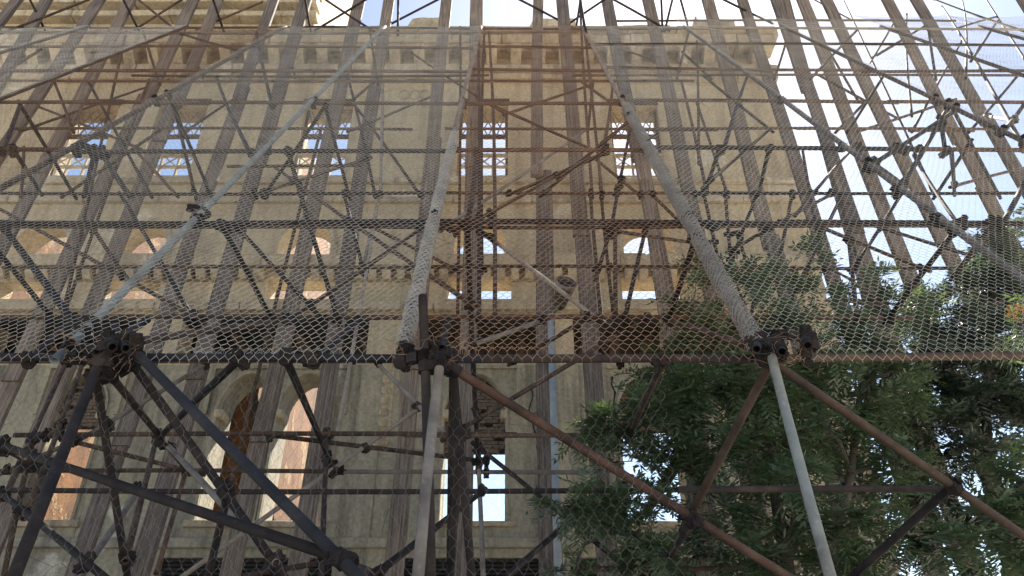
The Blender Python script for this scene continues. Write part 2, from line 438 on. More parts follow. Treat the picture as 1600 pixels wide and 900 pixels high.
# brick infill of the blocked window heads
def infill(xc, w_, ytop, ybot):
    lp = arch(xc, w_, FZ(ybot), FZ(ytop), .3)
    q = tag(part(fill_shape('infill_core', [grow(lp, -.004)], WALL + .2, WALL + .32, 'dark_and_shade')), None)
    V, F = [], []
    z = FZ(ybot); row = 0; zs = FZ(ytop) - w_/2 * 1.3
    while z < FZ(ytop) - .1:
        half = w_/2 if z < zs else max(.05, w_/2 * math.sqrt(max(0, 1 - ((z + .06 - zs) / (w_/2 * 1.3)) ** 2)))
        x = xc - half + (0 if row % 2 else -.11)
        while x < xc + half:
            a, b_ = max(x, xc - half), min(x + .21, xc + half)
            if b_ - a > .04 and rnd.random() > .05:
                box_geo(((a + b_) / 2, WALL + .17 + rnd.uniform(-.01, .012), z + .03), (b_ - a) / 2, .05, .028, V, F, None, .004)
            x += .222
        z += .068; row += 1
    tag(part(mesh_obj('brick_infill', V, F, 'brick')), kind='stuff')
infill(GB[1][0], GB[1][2], 586, 702); infill(GB[2][0], GB[2][2], 586, 668); infill(GB[3][0], GB[3][2], 586, 662); infill(GB[4][0], GB[4][2], 586, 680)
# carved hanging panel strip between the pairs
for xp in ((602, 2), (-0, 1)):
    if xp[1] == 1: continue
    x0 = FX(602, 630)
    part(box('ornament_strip', x0 - .13, x0 + .13, WALL - .085, WALL - .049, FZ(690), FZ(572), 'stone', ch=.01))
    for k in range(7):
        z = FZ(682) + (FZ(580) - FZ(682)) * k / 6
        part(box('ornament_panel', x0 - .085, x0 + .085, WALL - .14, WALL - .084, z - .075, z + .075, 'stone', ch=.008, bev=.03))
    part(box('ornament_drop', x0 - .15, x0 + .15, WALL - .16, WALL - .049, FZ(700), FZ(690), 'stone', ch=.02, bev=.04))
for xb in (BX[3] + 1.75, BX[4] + 1.72, BX[2] + 1.5):            # flat pilasters of the ground storey
    part(box('pilaster', xb - .22, xb + .22, WALL - .09, WALL - .049, FZ(842), FZ(574), 'plaster_low', ch=.008))
# frieze roundels under the cornice
for x0 in (FX(632, 148), FX(648, 148), FX(664, 148)):
    V, F = [], []
    for k in range(12):
        a0, a1 = 2 * math.pi * k / 12, 2 * math.pi * (k + 1) / 12
        tube_geo([Vector((x0 + .13 * math.cos(a0), WALL - .01, FZ(148) + .15 * math.sin(a0))), Vector((x0 + .13 * math.cos(a1), WALL - .01, FZ(148) + .15 * math.sin(a1)))], [.028, .028], 5, None, V, F)
    part(mesh_obj('roundel', V, F, 'stone'))
# cracks
def crack(pts, wd):
    lp, back = [], []
    for i, (px, py) in enumerate(pts):
        for k in range(4 if i < len(pts) - 1 else 1):
            f = k / 4; q = pts[min(i + 1, len(pts) - 1)]
            X, Z = FX(px + (q[0] - px) * f, py + (q[1] - py) * f), FZ(py + (q[1] - py) * f)
            X += rnd.uniform(-.04, .04); t_ = wd * rnd.uniform(.4, 1)
            lp.append((X - t_, Z)); back.append((X + t_, Z))
    part(fill_shape('crack', [lp + back[::-1]], WALL - .054, WALL - .045, 'dark_and_shade'))
crack([(833, 600), (828, 640), (838, 690), (845, 730), (838, 775), (846, 812)], .022)
crack([(790, 642), (812, 638), (832, 650), (850, 640)], .018); crack([(792, 664), (830, 668), (852, 660)], .016)
crack([(955, 590), (962, 640), (952, 690)], .02)
# floors, cross walls and the far wall left standing
part(box('floor_slab', XL, XR - .3, WALL + .61, WALL + 2.15, FZ(496) + .02, FZ(496) + .3, 'dark_and_shade', ch=.02))  # floor left standing; coloured near-black for the shade beneath it
part(box('light_blocker', XL, XR - .52, WALL + 2.0, WALL + 2.12, FZ(554, 15.), FZ(496) + .019, 'dark_and_shade', ch=.02))  # added screen behind the openings, blocks light so the band stays dark
for k in range(30):
    xx = -13 + k * .66
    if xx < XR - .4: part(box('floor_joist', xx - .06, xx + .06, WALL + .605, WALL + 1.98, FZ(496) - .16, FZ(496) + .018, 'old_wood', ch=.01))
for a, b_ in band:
    part(box('band_shade_box', FX(a, 525) + .004, FX(b_, 525) - .004, WALL + .012, WALL + .59, FZ(496) - .07, FZ(496) - .003, 'dark_and_shade', ch=.003))  # near-black boxes added over the lit opening heads as painted shade
def cross(name, X, y0, y1, prof, material):
    """wall running back from the facade with a broken top; prof: height at points along it"""
    pts = []
    n = len(prof) - 1
    for i in range(n):
        ya, yb = y0 + (y1 - y0) * i / n, y0 + (y1 - y0) * (i + 1) / n
        pts += rag(ya, prof[i], yb, prof[i + 1], .25, .12)
    pts.append((y1, prof[-1]))
    o = fill_shape(name, [[(y1, -.2), (y0, -.2)] + pts], 0, .5, material)
    o.data.transform(Matrix(((0, 1, 0, X), (1, 0, 0, 0), (0, 0, 1, 0), (0, 0, 0, 1)))); o.data.flip_normals(); return part(o)
cross('cross_wall', -6.1, WALL + 2.2, 25, [15.5, 15.2, 14.6, 14.9, 12.5, 9.0], 'ochre')
cross('brick_stub', -5.45, WALL + 2.3, WALL + 4.6, [9.2, 8.0, 6.4, 5.8, 3.6], 'ochre')
cross('brick_stub', -4.3, WALL + 3.2, WALL + 6.4, [4.2, 5.8, 5.0, 3.6], 'brick')
cross('cross_wall', -10.6, WALL + 2.2, 26, [15.5, 15, 15.2, 13.5, 12], 'ochre')
cross('cross_wall', -14.6, WALL + 2.2, 26, [16, 15, 15.2, 13.5, 12], 'ochre')
cross('side_wall', XR - .5, WALL + .61, 24, [15.4, 14.2, 12.0, 9.5, 6.8], 'stone')
lp = [(XR, -.2), (-16, -.2)] + rag(-16, 10, -6, 9, .4, .25) + rag(-6, 8.2, -2, 6.2, .3, .3) + rag(-2, 6.3, 2.5, 6.0, .3, .35) + rag(2.5, 5.6, XR, 6.8, .3, .3)
part(fill_shape('rear_wall', [lp], 24.6, 25.1, 'ochre'))
for k in range(9):                                            # fallen roof beams leaning inside
    a = Vector((-4.6 + rnd.uniform(-.5, .4), WALL + 1.2 + k * .3, 3.0 + rnd.uniform(0, 1))); b_ = Vector((-5.9, WALL + 2.2 + k * .35, 8.6 + rnd.uniform(-.8, .5)))
    V, F = tube_geo([a, b_], [.1, .09], 4); part(mesh_obj('fallen_beam', V, F, 'old_wood'))

# ---------------------------------------------------------------- scaffolding
scaf = empty('scaffolding', (0, 5.5, 0))
tag(scaf, 'rusty steel tube scaffolding rising in a slope before the ruined facade', 'scaffolding')
PIPES = []
def pipe(name, a, b, material='rust', rad=.0242, ext=.1, bow=.004, reg=True):
    d = (b - a).normalized(); a = a - d * ext; b = b + d * ext; L_ = (b - a).length
    n = max(3, int(L_ / .5)); side = d.orthogonal().normalized(); s2 = d.cross(side)
    am, an = rnd.uniform(-1, 1) * bow * L_, rnd.uniform(-1, 1) * bow * L_
    pts = [a + (b - a) * (i / n) + (side * am + s2 * an) * math.sin(math.pi * i / n) for i in range(n + 1)]
    V, F = tube_geo(pts, [rad] * (n + 1), 12, .005)
    o = mesh_obj(name, V, F, material, smooth=True); keep(o, scaf)
    if reg: PIPES.append((a, b, o, rad))
    return o
BAYS = [-10.6, -8.6, -6.6, -4.6, -2.58, -.63, 1.42, 3.49, 5.5, 7.5, 9.5, 11.5]
# front face: horizontals every two metres up the slope, in lengths that meet at the rafters
def bar(t, segs, off=.05):
    for (x0, x1, m, dz) in segs:
        a, b = slope_pt(x0, t, off), slope_pt(x1, t, off); a.z += dz; b.z += dz * .4
        pipe('horizontal_pipe', a, b, m, ext=.12)
bar(0, [(-8.8, -.2, 'navy', 0), (-.05, 1.3, 'rust_dark', .0), (1.5, 9, 'rust', 0.0)])
bar(2, [(-9, -2.7, 'rust_dark', 0), (-2.5, 2.2, 'rust_dark', .0), (2.3, 9, 'rust_dark', .02)])
bar(4, [(-9.2, -4.7, 'rust', .02), (-4.5, -.68, 'rust_dark', -.02), (-.55, 1.4, 'rust_red', 0), (1.5, 4.2, 'rust_dark', .04), (4.3, 10, 'rust_red', .02)])
bar(6, [(-10, -.75, 'rust', 0), (-.5, 1.3, 'rust_red', 0), (1.5, 4.9, 'rust', .06), (5, 11, 'rust_red', .04)])
bar(8, [(-11, -.7, 'rust_red', 0), (-.5, 1.35, 'rust_red', .06), (1.5, 5.4, 'rust', .1), (5.5, 11.5, 'rust_red', 0)])
bar(10, [(-11, -.7, 'rust', 0), (-.5, 1.35, 'rust_red', .05), (1.45, 11, 'rust', .1)])
bar(11.9, [(-11, 1.2, 'grey_pipe', 0), (1.4, 11, 'grey_pipe', .12)])
# rear horizontals, placed by level
def hbar(y, Y, x0, x1, m='rust'):
    a, b = P(x0, y, Y), P(x1, y + rnd.uniform(-1.5, 1.5), Y); pipe('horizontal_pipe', a, b, m, ext=.05)
for y, Y, segs in ((765, 6.6, ((-80, 1090, 'rust_dark'),)), (765, 5.3, ((1070, 1470, 'rust_dark'),)), (680, 7.1, ((30, 800, 'rust'), (640, 1010, 'rust'))),
                   (737, 8.0, ((-60, 560, 'rust'), (540, 930, 'grey_pipe'))), (497, 6.57, ((-90, 640, 'rust'), (560, 1070, 'rust_red'), (1100, 1420, 'rust'))),
                   (565, 7.9, ((-80, 700, 'rust'), (690, 1080, 'rust'))), (354, 7.37, ((-100, 560, 'rust'), (570, 1100, 'rust_red'), (1090, 1560, 'rust'))),
                   (418, 8.29, ((10, 640, 'rust'), (600, 1090, 'rust'), (1080, 1500, 'rust_red'))), (301, 8.5, ((-90, 700, 'rust'), (690, 1080, 'rust_red'), (1060, 1650, 'rust_dark'))),
                   (201, 9.2, ((20, 640, 'rust'), (700, 1290, 'rust'), (1250, 1540, 'rust'))), (126, 9.7, ((-40, 700, 'rust'), (640, 1080, 'rust_red'))),
                   (118, 9.75, ((210, 760, 'rust'), (900, 1660, 'rust'))), (33, 11.2, ((950, 1490, 'rust'),)), (42, 10.9, ((-60, 520, 'rust_dark'), (490, 1300, 'rust_dark'))),
                   (889, 7.2, ((900, 1240, 'rust'),)), (260, 9.0, ((360, 560, 'rust'),))):
    for x0, x1, m in segs: hbar(y, Y, x0, x1, m)
# rafters of the sloping face
for i, X in enumerate(BAYS):
    big = X in (-2.58, -.63, 1.42, 3.49, -4.6, 5.5)
    m = {-2.58: 'pale_pipe', -.63: 'grey_pipe', 1.42: 'grey_pipe', 3.49: 'grey_pipe', -4.6: 'rust'}.get(X, 'rust')
    o = pipe('sloping_pipe', slope_pt(X, 0 if abs(X) < 9 else 6), slope_pt(X, 12.1), m, .028, .1, .0015)
# braces and uprights: name code, ends as sight lines, planes
D_, U_ = 'diagonal_pipe', 'upright_pipe'
MEM = [
 # middle left, behind and on the slope
 (D_,0,357,'S.12',117,513,'S.12','rust_dark'),(D_,0,397,'S.8',80,493,'S.8','rust_dark'),(D_,0,327,'S1.8',310,490,'S1.8','rust'),
 (D_,186,290,'S1',297,490,'S1','rust_dark'),(D_,143,347,'S2',200,430,'S2','rust'),(D_,345,335,'S.12',422,500,'S.12','rust_dark'),
 (D_,450,227,'S.8',527,493,'S.8','rust_dark'),(D_,537,290,'S1.8',567,423,'S1.8','rust_dark'),(D_,430,260,'S1.8',712,471,'S1.8','rust'),
 (D_,371,375,'S2.2',503,490,'S2.2','rust'),(D_,450,487,'S2.3',657,360,'S2.3','rust'),(D_,583,353,'S2.3',712,397,'S2.3','rust'),
 (D_,205,535,3.95,455,500,6.5,'rust'),(D_,490,540,4.8,562,503,6.5,'rust_dark'),(D_,1045,503,6.5,1192,527,3.95,'rust'),(D_,40,540,4.6,110,510,6.4,'rust_dark'),
 (D_,1007,503,5.6,700,690,5.6,'rust'),(D_,800,542,6.2,913,503,6.4,'rust'),(D_,735,535,7.4,850,483,7.6,'grey_pipe'),(D_,765,372,'S1.8',935,492,'S1.8','grey_pipe'),
 (D_,720,378,'S2',870,270,'S2','rust'),(D_,985,190,'S1',965,300,'S1','rust_dark'),(D_,1010,345,'S1',977,490,'S1','rust_dark'),
 (D_,1098,365,'S.12',1040,517,'S.12','rust_dark'),(D_,1038,553,4.9,985,706,4.9,'rust'),(D_,963,358,'S2',1083,390,'S2','rust'),
 (D_,1020,303,'S1.8',1140,425,'S1.8','rust'),(D_,1200,355,'S1.6',1137,390,'S1.6','rust'),(D_,1184,300,'S1.5',1136,422,'S1.5','rust_dark'),
 (D_,1239,295,'S1.5',1216,445,'S1.5','rust'),(D_,1318,280,'S.5',1222,468,'S.5','rust_dark'),(D_,1410,298,'S1',1335,415,'S1','rust_dark'),
 (D_,1503,330,'S.12',1390,492,'S.12','rust_dark'),(D_,1556,345,'S.5',1500,420,'S.5','rust_dark'),(D_,1600,287,'S.3',1570,318,'S.3','rust_dark'),
 (D_,1200,352,'S1.7',1300,300,'S1.7','rust'),(D_,1380,355,'S2',1512,398,'S2','rust'),(D_,1290,345,'S2',1450,440,'S2.2','rust'),
 # upper left
 (D_,137,107,'S1.2',233,297,'S1.2','rust_dark'),(D_,337,103,'S1',390,240,'S1','rust_dark'),(D_,30,160,'S.7',113,297,'S.7','rust_dark'),(D_,83,133,'S1.5',112,187,'S1.5','rust'),
 (D_,263,150,'S.5',327,297,'S.5','rust_dark'),(D_,280,170,'S.9',303,297,'S.9','rust'),(D_,157,233,'S.12',200,302,'S.12','rust_dark'),(D_,63,168,'S1.5',213,227,'S1.5','rust'),
 (D_,215,240,'S1.9',273,297,'S1.9','rust'),(D_,100,297,'S1.5',247,205,'S1.5','rust'),(D_,33,223,'S1.9',270,122,'S1.9','rust'),(D_,0,233,'S.3',27,160,'S.3','rust_dark'),
 (U_,133,300,'S.3',143,233,'S.3','rust_dark'),(U_,30,297,'S1.5',37,233,'S1.5','rust'),(D_,290,187,'S2',385,142,'S2','rust'),(D_,20,233,'S1',62,297,'S1','rust_dark'),
 (D_,223,73,'S1',247,127,'S1','rust'),(D_,297,60,'S1.2',315,107,'S1.2','rust'),(D_,0,105,'S.4',60,80,'S.4','rust'),
 (D_,47,0,'T-.3',67,40,'T-.3','rust_dark'),(D_,193,0,'T-.3',214,42,'T-.3','rust_dark'),(D_,333,0,'T-.3',347,40,'T-.3','rust_dark'),(D_,477,0,'T-.3',484,40,'T-.3','rust_dark'),
 (D_,137,0,'T-.2',0,52,'T-.2','rust'),(D_,283,0,'T-.2',215,40,'T-.2','rust'),(D_,217,0,'T-.4',279,43,'T-.4','rust'),(D_,405,5,'T-.2',310,45,'T-.2','rust'),
 (D_,572,-1,'T-.2',496,43,'T-.2','rust_dark'),(D_,508,-1,'T-.4',588,44,'T-.4','rust_dark'),(D_,685,-1,'T-.2',596,44,'T-.2','rust_dark'),(D_,811,-1,'T-.4',899,42,'T-.4','rust_dark'),
 (D_,945,-1,'T-.2',885,36,'T-.2','rust_dark'),(D_,958,-1,'T-.4',1042,35,'T-.4','rust_dark'),(D_,1130,-1,'T-.4',1205,26,'T-.4','rust_dark'),
 (D_,280,45,'T-.3',370,75,'T-.3','rust'),(U_,622,-2,'T-.35',621,62,'T-.35','rust_dark'),(U_,907,-2,'T-.3',900,40,'T-.3','rust_dark'),(U_,917,-2,'T-.35',917,60,'T-.35','rust_dark'),
 (U_,1051,-2,'T-.3',1040,40,'T-.3','rust_dark'),(U_,1033,-2,'T-.35',1037,40,'T-.35','rust_dark'),(U_,1063,-2,'T-.3',1074,34,'T-.3','rust'),
 # upper middle
 (D_,400,77,'S.9',424,160,'S.9','rust_dark'),(D_,443,43,'S1.2',460,97,'S1.2','rust'),(D_,543,105,'S1',585,303,'S1','rust_dark'),(D_,577,70,'S1.2',590,135,'S1.2','rust'),
 (D_,605,55,'S1.4',786,163,'S1.4','rust'),(D_,530,158,'S1.6',582,137,'S1.6','rust'),(D_,545,222,'S2',680,148,'S2','rust'),(D_,506,175,'S.5',412,299,'S.5','rust_dark'),
 (D_,512,168,'S.6',544,300,'S.6','rust_dark'),(D_,527,167,'S1.5',655,299,'S1.5','rust'),(D_,400,297,'S1.8',570,246,'S1.8','rust'),
 (U_,598,138,'T-.4',594,300,'T-.4','grey_pipe'),(U_,604,150,'T-.3',600,235,'T-.3','grey_pipe'),
 (D_,795,95,'S1.8',896,49,'S1.8','rust_red'),(D_,795,168,'S1.7',916,132,'S1.7','rust_red'),(D_,783,160,'S1.5',910,229,'S1.5','rust_red'),(D_,795,299,'S1.2',945,246,'S1.2','rust_red'),
 (D_,848,299,'S.8',983,185,'S.8','rust'),(D_,690,345,'T-.6',915,196,'T-.6','grey_pipe'),(D_,911,129,'S1.5',965,158,'S1.5','rust'),(D_,943,247,'S1.2',1000,279,'S1.2','rust'),
 (D_,958,138,'S.8',943,219,'S.8','rust'),(D_,927,133,'S1.3',919,196,'S1.3','rust'),(D_,1078,48,'S.9',1059,102,'S.9','rust'),(D_,970,76,'S1.4',1033,101,'S1.4','rust'),
 (D_,1103,133,'S1.4',1205,183,'S1.4','rust_dark'),(D_,1000,173,'S1.6',1115,224,'S1.6','rust'),(D_,1168,120,'S.9',1132,226,'S.9','rust_dark'),(D_,1125,243,'S.7',1102,300,'S.7','rust_dark'),
 (D_,1112,281,'T-.5',1203,211,'T-.5','rust'),(D_,1203,258,'S.5',1187,300,'S.5','rust_dark'),(D_,1110,100,'S.9',1060,78,'S.9','rust'),
 (U_,1087,28,'S.8',1094,250,'S.8','rust'),(U_,1066,125,'T-.5',1101,292,'T-.5','rust'),(U_,1106,158,'T-.4',1138,296,'T-.4','rust'),
 (U_,897,-2,'T-.4',926,299,'T-.4','rust'),(U_,915,20,'T-.5',941,299,'T-.5','rust'),
 # upper right, against the sky
 (D_,1270,-2,'S1',1335,28,'S1','rust'),(D_,1317,-2,'S1.5',1462,292,'S1.5','rust_dark'),(D_,1457,-2,'S.3',1603,45,'S.3','rust_dark'),(D_,1540,-2,'S.6',1603,95,'S.6','rust_dark'),
 (D_,1472,10,'S1',1603,217,'S1','rust_dark'),(D_,1554,34,'S.8',1518,97,'S.8','rust_dark'),(D_,1467,58,'S1.2',1556,25,'S1.2','rust_dark'),(D_,1375,91,'S1.2',1456,61,'S1.2','rust'),
 (D_,1398,35,'S.8',1371,90,'S.8','rust_dark'),(D_,1404,40,'S1',1378,88,'S1','rust_dark'),(D_,1484,60,'S1',1428,176,'S1','rust_dark'),(D_,1590,103,'S.5',1518,216,'S.5','rust_dark'),
 (D_,1381,107,'S.7',1328,213,'S.7','rust_dark'),(D_,1287,126,'S1.2',1417,175,'S1.2','rust'),(D_,1347,211,'S1.2',1490,156,'S1.2','rust'),(D_,1357,259,'S.7',1493,171,'S.7','rust_dark'),
 (D_,1486,158,'S.3',1405,297,'S.3','rust_dark'),(D_,1488,158,'S.6',1563,294,'S.6','rust_dark'),(D_,1518,159,'S1.2',1603,198,'S1.2','rust'),(D_,1430,186,'S1.4',1516,214,'S1.4','rust'),
 (D_,1465,293,'S.7',1513,224,'S.7','rust_dark'),(U_,1473,188,'S.6',1480,245,'S.6','rust_dark'),(U_,1490,228,'S1',1494,293,'S1','rust_dark'),(D_,1340,231,'S1.2',1415,285,'S1.2','rust'),
 (D_,1497,288,'S2',1603,262,'S2','rust'),(D_,1238,48,'S1',1212,99,'S1','rust_dark'),(U_,1503,-2,'S1.3',1511,95,'S1.3','rust_dark'),(U_,1417,22,'S1.1',1424,169,'S1.1','rust_dark'),
 (U_,1453,65,'S1',1464,135,'S1','rust_dark'),(D_,1433,240,'T-.3',1505,330,'T-.3','rust'),(D_,1270,20,'T-.2',1340,150,'T-.2','rust'),(D_,1355,140,'T-.2',1310,215,'T-.2','rust'),
 (D_,1603,158,'S.9',1578,185,'S.9','rust_dark'),(D_,1340,60,'T',1270,110,'T','rust'),(D_,1245,330,'T-.2',1330,235,'T-.2','rust'),(D_,1255,240,'T-.4',1290,420,'T-.4','rust'),
 # uprights standing between the timbers
 (U_,195,60,'T-.5',100,483,'T-.5','rust'),(U_,100,560,7.6,8,760,7.6,'rust'),(U_,230,150,'T-.45',123,487,'T-.45','rust'),(U_,126,573,7.8,35,800,7.8,'rust'),
 (U_,500,190,'T-.5',327,896,'T-.5','rust'),(U_,573,330,'T-.5',517,725,'T-.5','grey_pipe'),(U_,590,290,'T-.4',566,415,'T-.4','grey_pipe'),
 (U_,719,30,'T-.5',715,490,'T-.5','rust_red'),(U_,730,337,'S.5',748,745,6.9,'rust_dark'),(U_,752,60,'T-1.2',748,493,'T-1.2','rust_dark'),(U_,757,20,'T-1',753,430,'T-1','rust_dark'),
 (U_,764,60,'T-.6',773,493,'T-.6','rust'),(U_,745,235,'S.3',733,345,'S.3','rust_dark'),(U_,923,300,'T-.6',949,545,'T-.6','rust'),(U_,940,288,'T-.5',968,545,'T-.5','rust'),(U_,962,357,'T-.7',963,483,'T-.7','rust'),
 (U_,1103,303,'T-.6',1128,402,'T-.6','rust'),(U_,1135,300,'T-.7',1137,402,'T-.7','rust'),(U_,1156,370,'T-.7',1178,455,'T-.7','rust'),(U_,1318,285,'S1.9',1342,480,'S1.9','rust'),
 (D_,967,288,'S1.5',956,352,'S1.5','rust_dark'),(D_,956,350,'S1.5',942,425,'S1.7','rust_dark'),
 # ground frame
 (D_,157,562,3.8,16,916,2.95,'rust_dark'),(D_,218,556,3.8,572,914,3.0,'navy'),(D_,198,556,4.05,446,905,4.5,'rust_dark'),(D_,158,568,4.9,293,748,5.4,'rust'),
 (D_,262,692,6.2,415,872,6.2,'grey_pipe'),(U_,140,558,5.0,199,902,5.4,'rust_dark'),(D_,-10,692,4.5,520,874,4.5,'rust_dark'),(D_,-8,778,4.7,160,900,4.7,'rust_dark'),
 (D_,366,562,5.6,255,673,5.6,'rust_dark'),(D_,322,567,7.0,110,700,7.0,'grey_pipe'),(D_,80,679,7.2,306,722,7.2,'rust'),(D_,660,630,7.2,288,899,7.2,'grey_pipe'),
 (D_,212,772,7,130,880,7,'grey_pipe'),(U_,242,700,7.4,193,866,7.4,'rust'),(U_,287,745,7.4,247,885,7.4,'rust'),(U_,355,768,5.2,325,900,5.2,'rust_dark'),(U_,28,690,7,6,900,7,'rust'),
 (D_,446,556,5.4,522,748,5.4,'rust_dark'),(D_,435,650,7.0,738,718,7.0,'rust'),(U_,509,680,6.4,502,900,6.4,'rust_dark'),(D_,588,560,6.6,700,659,6.6,'grey_pipe'),
 (D_,396,897,6.6,520,878,6.6,'rust'),(D_,535,878,6,590,900,6,'rust'),(U_,661,482,3.78,673,905,3.66,'rust_dark'),(U_,687,574,3.72,653,908,3.2,'grey_pipe'),
 (U_,706,568,4.2,737,902,4.4,'rust_dark'),(U_,699,572,5.0,703,902,5.0,'rust_dark'),(U_,716,690,4.8,713,902,4.8,'rust_dark'),(D_,700,571,3.8,1262,920,4.6,'rust_red'),
 (D_,583,900,4.6,754,769,4.6,'rust_dark'),(D_,748,696,5.6,983,896,5.6,'rust_dark'),(D_,793,900,5.5,888,816,5.5,'rust_dark'),(U_,758,727,7.0,755,902,7.0,'grey_pipe'),
 (U_,974,762,6.5,990,896,6.5,'rust_dark'),(D_,1203,568,3.9,1085,792,4.8,'rust'),(D_,1079,814,4.8,1035,902,4.8,'rust_dark'),
 (U_,1207,562,3.75,1299,906,3.3,'pale_pipe'),(D_,1224,578,3.85,1612,846,4.3,'rust'),(D_,1484,768,5,1325,908,5,'rust_dark'),(D_,30,700,6.8,62,745,6.8,'rust'),(D_,0,690,6.6,60,740,6.6,'rust'),
 (D_,150,640,7.3,0,750,7.3,'rust'),
]
def proj(v):
    h = v.z - CAMZ; d = v.y * CP + h * SP
    return 800 + FPX * v.x / d, 450 - FPX * (h * CP - v.y * SP) / d
def land(x, y, spec, reach):
    """let a brace end on the tube it meets: nearest tube that passes there, at that tube's own depth"""
    p0 = P(x, y, spec); best = None
    for (a, b, o, r_) in PIPES:
        pa, pb = proj(a), proj(b); dx, dy = pb[0] - pa[0], pb[1] - pa[1]; l2 = dx * dx + dy * dy
        if l2 < 1: continue
        f = ((x - pa[0]) * dx + (y - pa[1]) * dy) / l2
        if not .01 < f < .99: continue
        q = (pa[0] + dx * f, pa[1] + dy * f); dist = math.hypot(q[0] - x, q[1] - y)
        if dist > reach: continue
        da, db = a.y * CP + (a.z - CAMZ) * SP, b.y * CP + (b.z - CAMZ) * SP      # perspective-correct point on the tube
        g_ = f * da / (f * da + (1 - f) * db); w3 = a.lerp(b, g_)
        sc = dist + 9 * abs(w3.y - p0.y)
        if abs(w3.y - p0.y) < 2.6 and (best is None or sc < best[0]): best = (sc, w3)
    if best: return best[1] + Vector((0, .045, 0)), True
    return p0, False
todo = MEM
for reach in (16, 24, 30):
    rest = []
    for mm in todo:
        nm, x1, y1, s1, x2, y2, s2, m = mm
        front = isinstance(s1, float) and s1 < 4.1
        a, ka = land(x1, y1, s1, reach); b, kb = land(x2, y2, s2, reach)
        off_a = not (0 < x1 < 1600 and 0 < y1 < 890); off_b = not (0 < x2 < 1600 and 0 < y2 < 890)
        if front: a, b, ka, kb = P(x1, y1, s1), P(x2, y2, s2), True, True
        if ((ka or off_a) and (kb or off_b)) or reach == 30:
            pipe(nm, a, b, m, ext=.09, rad=.026 if front else .0242)
        else: rest.append(mm)
    todo = rest
# short stubs and the open-ended pieces at the three clustered nodes
for (x1, y1, Y1, x2, y2, Y2, m) in ((176, 543, 3.62, 150, 505, 4.6, 'rust_dark'), (197, 545, 3.64, 178, 508, 4.6, 'rust_dark'), (150, 552, 3.7, 230, 500, 4.3, 'rust_dark'),
                                    (690, 545, 3.7, 700, 500, 4.5, 'rust_dark'), (676, 552, 3.75, 705, 540, 4.2, 'rust_dark'), (1182, 546, 3.6, 1190, 520, 4.4, 'rust_dark'),
                                    (1222, 550, 3.62, 1214, 530, 4.4, 'rust_dark'), (1200, 524, 3.95, 1258, 526, 3.95, 'rust_dark'), (1262, 540, 3.7, 1255, 522, 4.1, 'rust_dark')):
    pipe('stub_pipe', P(x1, y1, Y1), P(x2, y2, Y2), m, ext=.0)
# couplers wherever two tubes cross
def closest(a0, a1, b0, b1):
    d1, d2, r = a1 - a0, b1 - b0, a0 - b0
    a, e, f = d1.dot(d1), d2.dot(d2), d2.dot(r); c, b = d1.dot(r), d1.dot(d2); den = a * e - b * b
    s = min(1, max(0, (b * f - c * e) / den)) if den > 1e-9 else 0
    t = min(1, max(0, (b * s + f) / e)); s = min(1, max(0, (b * t - c) / a))
    return a0 + d1 * s, b0 + d2 * t
def coupler(p, q, d1, d2, host):
    V, F = [], []
    for c, d in ((p, d1), (q, d2)):
        tube_geo([c - d * .032, c + d * .032], [.037, .037], 8, None, V, F)
        o = d.orthogonal().normalized(); o.rotate(Matrix.Rotation(rnd.uniform(0, 6.28), 3, d))
        for s in (-.018, .018):
            tube_geo([c + d * s, c + d * s + o * .075], [.0075, .0075], 5, None, V, F)
            tube_geo([c + d * s + o * .052, c + d * s + o * .068], [.015, .015], 6, None, V, F)
        box_geo(c + o * .042, .026, .026, .02, V, F, o.to_track_quat('Z', 'Y').to_matrix())
    m = p.lerp(q, .5); box_geo(m, .024, .028, .03, V, F, (q - p).to_track_quat('Z', 'Y').to_matrix() if (q - p).length > .01 else None)
    o = mesh_obj('coupler', V, F, 'clamp'); o.parent = host
for (nx, ny) in ((165, 545), (190, 552), (150, 556), (632, 548), (672, 552), (696, 560), (684, 572), (1182, 545), (1205, 552), (1225, 545), (1250, 545), (215, 553), (340, 338), (350, 342), (1105, 340), (1500, 330)):
    p_ = P(nx, ny, 3.82 if ny > 500 else 'S.05'); da = Vector((rnd.uniform(-1, 1), rnd.uniform(-1, 1), rnd.uniform(-1, 1))).normalized()
    host = min((q for q in PIPES), key=lambda q: (closest(q[0], q[1], p_ - da * .01, p_ + da * .01)[0] - p_).length)
    hd = (host[1] - host[0]).normalized(); on = closest(host[0], host[1], p_ - da * .01, p_ + da * .01)[0]
    coupler(on, on + hd.cross(da).normalized() * .055, hd, da, host[2])
cand = []
for i in range(len(PIPES)):
    a0, a1, oa, _ = PIPES[i]; d1 = (a1 - a0).normalized()
    for j in range(i + 1, len(PIPES)):
        b0, b1, ob, _ = PIPES[j]
        p, q = closest(a0, a1, b0, b1)
        if (p - q).length < .16:
            d2 = (b1 - b0).normalized()
            if abs(d1.dot(d2)) < .97: cand.append((p.length, p, q, d1, d2, ob))
cand.sort(key=lambda c: c[0])
done = []
for c in cand:
    if len(done) >= 290: break
    if all((c[1] - k).length > .07 for k in done): coupler(*c[1:5], c[5]); done.append(c[1])

